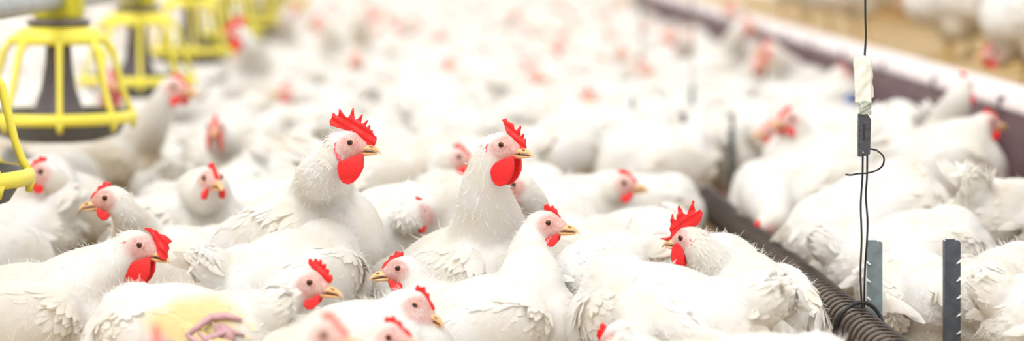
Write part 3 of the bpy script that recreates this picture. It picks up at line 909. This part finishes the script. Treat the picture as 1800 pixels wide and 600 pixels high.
def helix(name, R, pitch, wire, hand, mat, ph=0, Y0=Ya, Y1=Yb):
    d = (line_pt(Y1) - line_pt(Y0)); Ltot = d.length; d = d.normalized()
    a = d.cross(Vector((0, 0, 1))).normalized(); b = a.cross(d)
    n = int(Ltot / pitch * 20); t = np.arange(n + 1)
    ang = hand * t * 2 * PI / 20 + ph
    C0 = np.array(line_pt(Y0) + inv.translation)
    P = C0 + np.outer(t / 20 * pitch, d) + R * (np.outer(np.cos(ang), a) + np.outer(np.sin(ang), b))
    rad = np.outer(np.cos(ang), a) + np.outer(np.sin(ang), b)
    dd = np.array(d)
    V = np.stack([P + wire * (rad * math.cos(q) + dd * math.sin(q)) for q in [k * PI / 3 for k in range(6)]], 1)
    base = (np.arange(n) * 6)[:, None, None]
    q = np.array([[k, (k + 1) % 6, 6 + (k + 1) % 6, 6 + k] for k in range(6)])
    me = np_mesh(name, V.reshape(-1, 3), (base + q[None]).reshape(-1, 4))
    return link(name, me, root, mat)


helix('outer_coil', .0360, .036, .0021, 1, M['spring'])
helix('cross_coil', .0320, .036, .0020, -1, M['tube'], 1.)
bm = bmesh.new()
e = line_pt(Yb) + inv.translation
tube(bm, [e + Vector((0, -.03, 0)), e + Vector((0, .02, 0))], .043, 20)
link('end_collar', bm_mesh('end_collar', bm), root, M['tube'])
# big hook ring where the wires hold the line
bm = bmesh.new()
c0 = line_pt(4.22)
ring = [c0 + inv.translation + Vector((.041 * math.cos(a) , .01 * math.sin(2 * a), .047 * math.sin(a) + .002)) for a in [2 * PI * k / 28 for k in range(29)]]
tube(bm, ring, .0034, 8)
link('hanger_ring', bm_mesh('hanger_ring', bm), root, M['wire'])

# ------------------------------------------------------------------ hanging wires, tape, block
sW = 1000.
def wp(x, y, dy=0.): 
    p = at(x, y, sW); p.y += dy; return p
root = empty('hanging_wire', wp(1521, 300))
tag(root, 'thin black suspension wire hanging from above with a loop knotted below the black block', 'wire')
ri = root.location
def wobble(pts, r, name, seg=8):
    bm = bmesh.new()
    # smooth the path
    P = [Vector(p) - ri for p in pts]
    out = []
    for i in range(len(P) - 1):
        p0, p1, p2, p3 = P[max(i - 1, 0)], P[i], P[i + 1], P[min(i + 2, len(P) - 1)]
        for k in range(6):
            t = k / 6
            out.append(.5 * ((2 * p1) + (p2 - p0) * t + (2 * p0 - 5 * p1 + 4 * p2 - p3) * t * t + (3 * p1 - p0 - 3 * p2 + p3) * t ** 3))
    out.append(P[-1])
    tube(bm, out, r, seg)
    return link(name, bm_mesh(name, bm), root, M['wire'])
wobble([wp(1521, -900), wp(1521, -300), wp(1521, 0), wp(1522, 60), wp(1520, 100), wp(1519, 150), wp(1518, 198)], .0019, 'upper_strand')
wobble([wp(1516.5, 270), wp(1516, 310), wp(1513, 360), wp(1514.5, 420), wp(1512.5, 480), wp(1515, 540), wp(1518, 560, .01)], .0018, 'lower_strand')
wobble([wp(1524.5, 268), wp(1524, 310), wp(1522, 345), wp(1525, 390), wp(1523.5, 430), wp(1522, 480, .012), wp(1521, 548, .015)], .0018, 'lower_strand')
wobble([wp(1528, 262), wp(1540, 264, -.01), wp(1551, 275, -.014), wp(1550, 290, -.01), wp(1540, 300), wp(1524, 304, -.006), wp(1508, 305, -.006), wp(1496, 308), wp(1486, 307)], .0016, 'loop_tail')
# black block
root2 = empty('wire_block', wp(1519, 240)); tag(root2, 'black plastic block clamping the hanging wire under the white tape', 'block')
bm = bmesh.new()
V = [(-.011, -.036), (.0095, -.032), (.0115, .030), (.004, .041), (-.0105, .040)]
vs = [bm.verts.new((x, -.007, z)) for x, z in V]; f = bm.faces.new(vs)
g = bmesh.ops.extrude_face_region(bm, geom=[f])
for v in [q for q in g['geom'] if isinstance(q, bmesh.types.BMVert)]: v.co.y += .016
bmesh.ops.bevel(bm, geom=bm.edges[:], offset=.0012, segments=2, affect='EDGES')
link('block_body', bm_mesh('wire_block', bm), root2, M['block'], smooth=False)
bm = bmesh.new(); box(bm, (-.0022, -.0082, -.006), (-.0006, -.0068, .022)); link('slot', bm_mesh('slot', bm), root2, M['wire'], smooth=False)
bm = bmesh.new(); lathe(bm, [(0, -.0022), (.0022, -.0022), (.0022, 0), (0, 0)], 12)
bmesh.ops.rotate(bm, verts=bm.verts, cent=(0, 0, 0), matrix=Matrix.Rotation(PI / 2, 3, 'X')); bmesh.ops.translate(bm, verts=bm.verts, vec=(-.003, -.009, -.028))
link('pin', bm_mesh('pin', bm), root2, M['steel'])
# tape folded round the wire
root3 = empty('tape_flag', wp(1516, 150)); tag(root3, 'crumpled white tape wrapped around the hanging wire above the black block', 'tape')
def tape(name, x0, x1, y0, y1, taper, mat, yoff, ragged, th=.0012):
    bm = bmesh.new(); nx, ny = 10, 26
    c = wp(1516, 150)
    G = []
    rr = random.Random(5)
    for j in range(ny + 1):
        row = []
        for i in range(nx + 1):
            u, v = i / nx, j / ny
            xl = x0 + (x1 - x0) * u + taper * v * (1 - 2 * u)
            xl += 3.5 * v + .7 * math.sin(v * 5 + u) + (.5 * math.sin(v * 17 + 1) if i in (0, nx) else 0)
            yy = y0 + (y1 - y0) * v + (ragged * rr.uniform(-1, 1) if j in (0, ny) else 0)
            p = wp(xl, yy) - c
            p.y = yoff + .0015 * math.sin(u * 5 + v * 6) + .0006 * math.sin(v * 21 + u * 9) + .0004 * math.sin(u * 17 - v * 13)
            row.append(bm.verts.new(p))
        G.append(row)
    for j in range(ny):
        for i in range(nx): bm.faces.new((G[j][i], G[j][i + 1], G[j + 1][i + 1], G[j + 1][i]))
    o = link(name, bm_mesh(name, bm), root3, mat)
    m = o.modifiers.new('th', 'SOLIDIFY'); m.thickness = th
    return o
tape('front_flap', 1498, 1530, 99, 182, 2, M['tape'], -.006, 2)
tape('back_flap', 1502, 1533, 108, 172, -1, M['tape'], .006, 2)
tape('wrapped_end', 1507, 1528, 178, 201, 0, M['tape_clear'], -.0085, 1.2)

# ------------------------------------------------------------------ notched steel posts
def post(px, ptop, s, width, mat, label, notch_side, first, step, zbase=0., group=None, detail=True):
    c = at(px, ptop, s); H = c.z
    rt = empty('steel_post', (c.x, c.y, 0)); tag(rt, label, 'post', group)
    w = width / 2; sd = notch_side
    bm = bmesh.new()
    # front web: outline polygon with slanting notches cut in one edge
    nots = []
    z = H - first / s
    while z > .05 and detail: nots.append(z); z -= step / s
    pts = [(-sd * w, 0.), (-sd * w, H - .004), (-sd * (w - .004), H)]
    if sd > 0: pts = [(-w, 0), (-w, H - .003), (-w + .003, H), (w - .004, H), (w, H - .004)]
    else: pts = [(w, 0), (w, H - .003), (w - .003, H), (-w + .004, H), (-w, H - .004)]
    for z in nots:
        pts += [(sd * w, z + .004), (sd * (w - .0075), z - .0030), (sd * (w - .0068), z - .0050), (sd * w, z - .0015)]
    pts.append((sd * w, 0))
    vs = [bm.verts.new((x, 0, z)) for x, z in pts]
    f = bm.faces.new(vs)
    g = bmesh.ops.extrude_face_region(bm, geom=[f])
    for v in [q for q in g['geom'] if isinstance(q, bmesh.types.BMVert)]: v.co.y += .003
    bmesh.ops.triangulate(bm, faces=[f for f in bm.faces if len(f.verts) > 4])
    web_ = link('web', bm_mesh('web', bm), rt, mat, smooth=False)
    # side flange running back
    box_obj('flange', (-sd * w - (.0015 if sd > 0 else -.0), .0, 0) if False else (min(-sd * w, -sd * (w - .0025)), .003, 0), (max(-sd * w, -sd * (w - .0025)), .024, H - .002), mat, rt, .0006)
    # folded cap lip
    box_obj('top_lip', (-w + .002, .0005, H - .0012), (w * .35, .012, H + .0015), mat, rt, .0005)
    # bent teeth, their white highlights put into the colour
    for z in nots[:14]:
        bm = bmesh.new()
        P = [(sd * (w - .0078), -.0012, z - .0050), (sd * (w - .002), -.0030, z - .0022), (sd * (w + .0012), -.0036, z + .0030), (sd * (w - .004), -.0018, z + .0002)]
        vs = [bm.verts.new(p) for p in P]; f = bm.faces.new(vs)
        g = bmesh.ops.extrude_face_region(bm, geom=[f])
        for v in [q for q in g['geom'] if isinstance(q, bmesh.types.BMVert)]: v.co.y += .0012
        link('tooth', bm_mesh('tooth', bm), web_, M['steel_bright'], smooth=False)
    return rt


post(1537.5, 425, 1000, .0275, M['steel'], 'light grey-blue notched steel post where the hanging wire meets the coiled feed line', -1, 37, 31)
post(1675, 423, 1000, .0275, M['steel_dark'], 'dark grey notched steel post with bright teeth, standing apart near the right edge', 1, 37, 31)
post(1286, 199, 560, .0185, M['steel_dark'], 'thin dark blurred post in the middle distance left of the hanging wire', 1, 20, 17)
post(1203, 200, 560, .018, M['steel_dark'], 'short blurred blue-grey post left of the thin dark one', 1, 20, 17)
post(1217, 150, 480, .018, M['steel'], 'faint olive-grey post behind the short blue-grey post', 1, 20, 17, detail=False)
post(1124, 100, 400, .018, M['steel'], 'faint blurred post at the rosy-combed bird, far back', 1, 20, 17, detail=False)
post(1112, 170, 520, .014, M['steel'], 'pale blurred post in the white flock left of the other posts', 1, 20, 17, detail=False)
for x, s, lab in ((1217, 470, 'faint thin wire hanging over the middle posts'), (1128, 400, 'faintest thin wire hanging over the far post')):
    bm = bmesh.new(); a, b = at(x, 170, s), at(x, -500, s)
    tube(bm, [a, b], .0035, 6)
    tag(link('far_wire', bm_mesh('far_wire', bm), None, M['pipe']), lab, 'wire')

# ------------------------------------------------------------------ barrier, raised slats, nest boxes
XB = 1.305
root = empty('barrier', (XB, 10, 0)); tag(root, 'long mauve-brown barrier board with dusty pale top, running to the upper right', 'barrier')
Y0, Y1 = -6.2, 16
def prism(name, prof, mat, y0=Y0, y1=Y1, n=30):
    bm = bmesh.new(); rings = []
    for i in range(n + 1):
        y = y0 + (y1 - y0) * i / n
        rings.append([bm.verts.new((x, y, z)) for x, z in prof])
    for a, b in zip(rings, rings[1:]):
        for k in range(len(prof)):
            bm.faces.new((a[k], a[(k + 1) % len(prof)], b[(k + 1) % len(prof)], b[k]))
    for r in (rings[0], rings[-1]): bm.faces.new(r)
    return link(name, bm_mesh(name, bm), root, mat, smooth=False)
prism('face_board', [(0, .0), (0, .40), (-.004, .44), (.0, .475), (.015, .492), (.04, .495), (.04, 0)], M['barrier'])
cp = [(.002, .480), (-.006, .488), (-.004, .500), (.010, .512), (.03, .522), (.085, .530), (.115, .528), (.125, .515), (.12, .49), (.04, .486)]
prism('capping', cp, M['barrier_top'])
for i in range(18):
    y = -5.6 + i * 1.02
    box_obj('clip', (-.010, y - .012, .470), (.008, y + .012, .515), M['grey_plastic'], root, .002)
dk = empty('slatted_deck', (XB + .13, 4, 0)); tag(dk, 'raised wooden slatted floor behind the mauve barrier', 'deck')
bm = bmesh.new()
for i in range(34):
    x = i * .034
    box(bm, (x, -.2, DK - .03), (x + .024, 22, DK))
for y in np.arange(0, 22, 1.5): box(bm, (0, y, DK - .08), (1.15, y + .04, DK - .03))
link('slat_panel', bm_mesh('slat_panel', bm), dk, M['slat'], smooth=False)
for y in np.arange(0, 22, 3.):
    box_obj('support_leg', (.5, y, 0), (.55, y + .05, DK - .08), M['slat'], dk, .003)
for i in range(9):
    y = 8.6 + i * 1.25
    nb = empty('nest_box', (2.48, y, DK)); px = CX + F * 2.48 / y
    where = ('first' if i == 0 else 'second' if i == 1 else 'third' if i == 2 else 'fourth' if i == 3 else 'fifth' if i == 4 else 'sixth' if i == 5 else 'seventh' if i == 6 else 'eighth' if i == 7 else 'ninth')
    tag(nb, 'honey-coloured wooden nest box on the raised slats, ' + where + ' from the right', 'nest box', 'nest boxes along the raised slats')
    # front looks towards -x
    box_obj('kick_board', (0, .0, 0), (.02, 1.24, .11), M['nest'], nb)
    box_obj('head_board', (0, .0, .34), (.02, 1.24, .46), M['nest'], nb)
    box_obj('roof_board', (-.03, 0, .46), (.5, 1.24, .48), M['nest'], nb)
    box_obj('back_board', (.48, 0, 0), (.5, 1.24, .46), M['nest_dark'], nb)
    box_obj('floor_board', (.02, 0, .02), (.48, 1.24, .04), M['nest'], nb)
    for j in range(5):
        box_obj('divider', (.002, j * .305, .0), (.48, j * .305 + .02, .46), M['nest_dark'] if j % 2 else M['nest'], nb, .002)
    bm = bmesh.new(); tube(bm, [(-.10, 0, .08), (-.10, 1.24, .08)], .012, 10); link('perch', bm_mesh('perch', bm), nb, M['nest_dark'])
    for j in (0, 1): box_obj('perch_bracket', (-.11, .05 + j * 1.1, .05), (0, .09 + j * 1.1, .075), M['nest_dark'], nb, .002)

# ------------------------------------------------------------------ floor
bm = bmesh.new()
bmesh.ops.create_grid(bm, x_segments=60, y_segments=120, size=1)
for v in bm.verts:
    v.co = Vector((v.co.x * 16, 24 + v.co.y * 28, 0))
fl = link('floor', bm_mesh('floor', bm), None, M['litter']); fl['kind'] = 'structure'

# ------------------------------------------------------------------ the crowd
protos = []
nh = len(HEROES)
for (nm, p), me in zip(POSES + POSES_LO, bodies[nh:]):
    r = empty('white_rooster' if p['kind'] == 'rooster' else 'white_hen', (0, 0, 0))
    finish_bird(p, me, r, 'plain')
    protos.append((nm, p, r))
NP = len(POSES)


def kids(r): return [o for o in bpy.data.objects if o.parent == r]


PK = [kids(r) for _, _, r in protos]


def place(i, x, y, z, yaw, k):
    r0 = protos[i][2]
    r = r0.copy(); COL.objects.link(r)
    r.location = (x, y, z); r.rotation_euler = (0, 0, yaw); r.scale = (k, k, k)
    for c0 in PK[i]:
        c = c0.copy(); COL.objects.link(c); c.parent = r
    return r


# ground already taken: two discs per bird (breast, rump)
taken = []
def discs(x, y, yaw, k=1.):
    c, s_ = math.cos(yaw), math.sin(yaw)
    return [(x + c * .085 * k, y + s_ * .085 * k, .10 * k), (x - c * .085 * k, y - s_ * .085 * k, .095 * k)]
for (_, s) in HEROES:
    x, y, _z = s['loc']; taken += discs(x, y, s['yaw'], s['scale'])
    c, s_ = math.cos(s['yaw']), math.sin(s['yaw'])
    hx, hy, hz = s['head']
    if hz < .35: taken.append((x + c * hx - s_ * hy, y + s_ * hx + c * hy, .04))
for c in fc: taken.append((c.x, c.y, .07))
for Y in np.arange(Ya - .1, Yb + .1, .05):
    p = line_pt(Y); taken.append((p.x, p.y, .045))
for x, y, s in ((1537, 425, 1000), (1675, 423, 1000), (1286, 199, 560), (1203, 200, 560), (1217, 150, 480), (1124, 100, 400), (1112, 170, 520)):
    p = at(x, y, s); taken.append((p.x, p.y, .03))
TK = np.array(taken)
rr = random.Random(11)


def free(ds, slack=.0):
    for x, y, r in ds:
        d = np.hypot(TK[:, 0] - x, TK[:, 1] - y)
        if (d < TK[:, 2] + r - slack).any(): return False
    return True


def scatter(Y0, Y1, tries, slack, poses, lo, allow=lambda x, y: True):
    global TK
    res = []
    for _ in range(tries):
        y = math.sqrt(rr.uniform(Y0 * Y0, Y1 * Y1))
        hw = 900 / F * y + .12
        x = rr.uniform(-hw, hw)
        if x > XB - .14 or not allow(x, y): continue
        pxx = CX + F * x / y
        if .1 < x < .62 and y < 6.9: continue
        if 70 < pxx < 285 and 5. < y < 6.75: continue
        if 575 < pxx < 655 and y < 5.6: continue
        if (abs(pxx - 1286) < 85 and 5.3 < y < 7.9) or (abs(pxx - 1210) < 60 and 6.6 < y < 7.7): continue
        yaw = rr.uniform(-PI, PI)
        k = rr.uniform(.92, 1.06)
        ds = discs(x, y, yaw, k)
        if not free(ds, slack): continue
        i = rr.choice(poses)
        TK = np.concatenate([TK, np.array(ds)])
        res.append((i, x, y, yaw, k))
    return res


crowd = scatter(4.2, 6.6, 3000, .012, [1, 1, 4], False, lambda x, y: y > 4.75 or abs(x) > 1.2)
crowd += scatter(6.6, 9.5, 9000, .02, [1, 1, 4], False)
crowd_lo = scatter(9.5, 14.0, 14000, .025, [1, 4, 1, 4, 1, 4, 3, 2], True)
far = scatter(14.0, 30.0, 24000, .03, [1, 4, 1, 4, 2, 3, 0], True)


def px_of(x, y, z): return CX + F * x / y, YH + F * (CH - z) / y


cands = []
for i, x, y, yaw, k in crowd: cands.append((i, x, y, 0, yaw, k))
for i, x, y, yaw, k in crowd_lo: cands.append((NP + i, x, y, 0, yaw, k))
deck = []
for q in range(16):
    y = 8.4 + q * .55; x = 1.55 + .75 * rr.random()
    if abs(x - 1.66) < .3 and y < 10.6: continue
    cands.append((NP + rr.choice([0, 2, 3, 4]), x, y, DK, rr.uniform(-PI, PI), rr.uniform(.95, 1.05)))
birds = []
for i, x, y, z, yaw, k in cands:
    birds.append((y, place(i, x, y, z, yaw, k), protos[i], x, z, yaw))

# leave out birds the photograph could show nothing of: look from the camera at points of each
bpy.context.view_layer.update()
dg = bpy.context.evaluated_depsgraph_get()
cam_p = Vector((0, 0, CH))
seen = []
for y, r, pr, x, z, yaw in birds:
    ids = {r.name}
    mw = r.matrix_world
    body = next(c for c in r.children if c.name.startswith('body'))
    co = coords(body.data)
    n = len(co); hit = 0
    for j in range(0, n, max(1, n // 160)):
        p = mw @ Vector(co[j])
        u, v = CX + F * p.x / p.y, YH + F * (CH - p.z) / p.y
        if not (0 <= u < 1800 and 0 <= v < 600): continue
        d = p - cam_p; L = d.length; d /= L
        ok, loc, nn, idx, ob, _m = SC.ray_cast(dg, cam_p, d, distance=L + .02)
        if ok and ob.parent is not None and ob.parent.name == r.name: hit += 1
    seen.append(hit)
for (y, r, *_), h in zip(birds, seen):
    if h < 2:
        for c in list(r.children): bpy.data.objects.remove(c)
        bpy.data.objects.remove(r)
kept = [(b, h) for b, h in zip(birds, seen) if h >= 2]
# label by zone: what is seen of each one and what it stands beside
LM = [(60, 'below the nearest yellow feeders'), (240, 'near the second yellow feeder'), (400, 'below the farther yellow feeders'), (560, 'just right of the yellow feeders'), (700, 'above the eight-spiked rooster'), (800, 'left of the slanting-combed rooster'),
      (900, 'above the slanting-combed rooster'), (1000, 'right of the slanting-combed rooster'), (1110, 'beyond the middle of the flock'), (1210, 'left of the thin dark posts'), (1290, 'around the thin dark posts'), (1400, 'left of the hanging wire'),
      (1510, 'close by the hanging wire'), (1600, 'just right of the hanging wire'), (1700, 'below the mauve barrier'), (1900, 'at the barrier\'s near end')]
def facing(yaw):
    c, s_ = math.cos(yaw), math.sin(yaw)
    return ('facing right' if c > 0 else 'facing left') if abs(c) > abs(s_) else ('facing away' if s_ > 0 else 'facing the camera')
for (y, r, pr, x, z, yaw), h in kept:
    px, py = px_of(x, y, z + .3)
    place_ = next(l for m, l in LM if px <= m or m == 1900)
    if z > .1: place_ = 'on the slats'
    depth = 'nearer' if y < 6.6 else 'middle' if y < 9.5 else 'far'
    dd = {'nearer': 'soft', 'middle': 'blurred', 'far': 'far blurred'}[depth]
    kind = 'rooster' if pr[1]['kind'] == 'rooster' else 'hen'
    tag(r, f'{dd} white {kind} {facing(yaw)} {pr[0]}, {place_}', kind, f'{dd} white birds {place_}, {facing(yaw)}, {pr[0]}')
print('CROWD', len(kept), 'of', len(birds), 'far', len(far), 'heroes', len(HEROES))

# the rest of the flock, past counting: one object
vs, fs, mk, mi, base = [], [], [], [], 0
src = {}
for i in range(2 * NP, 3 * NP):
    parts = []
    for c in PK[i]:
        if c.name.split('.')[0] in ('plumage', 'comb', 'wattle', 'beak', 'body'):
            me = c.data; co = coords(me)
            Mx = np.array(c.matrix_local); co = co @ Mx[:3, :3].T + Mx[:3, 3]
            me.calc_loop_triangles()
            t = np.empty(len(me.loop_triangles) * 3, np.int32); me.loop_triangles.foreach_get('vertices', t); t = t.reshape(-1, 3)
            kind_ = c.name.split('.')[0]
            if kind_ in ('comb', 'wattle'):
                # thin out: every face kept, they are small
                m = 1
            else: m = 0 if kind_ != 'beak' else 2
            if kind_ in ('comb', 'wattle'):
                t = t
            if 'mark' in me.attributes:
                a = np.empty(len(co) * 4, np.float32); me.attributes['mark'].data.foreach_get('color', a); a = a.reshape(-1, 4)[:, :3]
            else: a = np.zeros((len(co), 3))
            parts.append((co, t, a, m))
    V = np.concatenate([p[0] for p in parts]); off = np.cumsum([0] + [len(p[0]) for p in parts[:-1]])
    T = np.concatenate([p[1] + o for p, o in zip(parts, off)]); A = np.concatenate([p[2] for p in parts]); Mi = np.concatenate([np.full(len(p[1]), p[3]) for p in parts])
    src[i - 2 * NP] = (V, T, A, Mi)
for i, x, y, yaw, k in far[:620]:
    V, T, A, Mi = src[i]
    c, s_ = math.cos(yaw), math.sin(yaw)
    R = np.array([[c, -s_, 0], [s_, c, 0], [0, 0, 1]])
    vs.append(V * k @ R.T + np.array([x, y, 0])); fs.append(T + base); base += len(V); mk.append(A); mi.append(Mi)
print('FLOCK verts', base)
me = np_mesh('flock', np.concatenate(vs), np.concatenate(fs), np.concatenate(mk), np.concatenate(mi))
del vs, fs, mk, mi, src
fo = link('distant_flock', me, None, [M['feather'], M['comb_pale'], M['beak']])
tag(fo, 'blurred mass of distant white birds filling the far end of the house', 'flock', None, 'stuff')
for _, _, r in protos:
    for c in list(r.children): bpy.data.objects.remove(c)
    bpy.data.objects.remove(r)
for m_ in list(bpy.data.meshes):
    if m_.users == 0: bpy.data.meshes.remove(m_)
import gc; gc.collect()

# ------------------------------------------------------------------ light
w = bpy.data.worlds.new('World'); SC.world = w; w.use_nodes = True
bg = w.node_tree.nodes['Background']; bg.inputs[0].default_value = (1.0, .985, .965, 1); bg.inputs[1].default_value = 1.0
def area(name, loc, rot, sx, sy, power, col):
    l = bpy.data.lights.new(name, 'AREA'); l.shape = 'RECTANGLE'; l.size = sx; l.size_y = sy; l.energy = power; l.color = col
    o = bpy.data.objects.new(name, l); COL.objects.link(o); o.location = loc; o.rotation_euler = rot; return o
sun = bpy.data.lights.new('soft_fill_sun', 'SUN'); sun.energy = 1.6; sun.angle = math.radians(35); sun.color = (1, .985, .96)  # added soft sun from the camera side, filling and shaping the birds
so = bpy.data.objects.new('soft_fill_sun', sun); COL.objects.link(so); so.location = (0, 10, 6); so.rotation_euler = (math.radians(32), math.radians(-14), 0)

# ------------------------------------------------------------------ camera
cam = bpy.data.cameras.new('camera'); co_ = bpy.data.objects.new('camera', cam); COL.objects.link(co_)
co_.location = (0, 0, CH); co_.rotation_euler = (PI / 2, 0, 0)
cam.sensor_width = 36; cam.lens = F / 1800 * 36; cam.shift_y = -(300 - YH) / 1800
cam.clip_start = .1; cam.clip_end = 200
cam.dof.use_dof = True; cam.dof.focus_distance = 4.22; cam.dof.aperture_fstop = 1.9
SC.camera = co_
vs_ = SC.view_settings
vs_.view_transform = 'Standard'; vs_.look = 'None'; vs_.gamma = 1; vs_.exposure = .33; vs_.use_curve_mapping = False
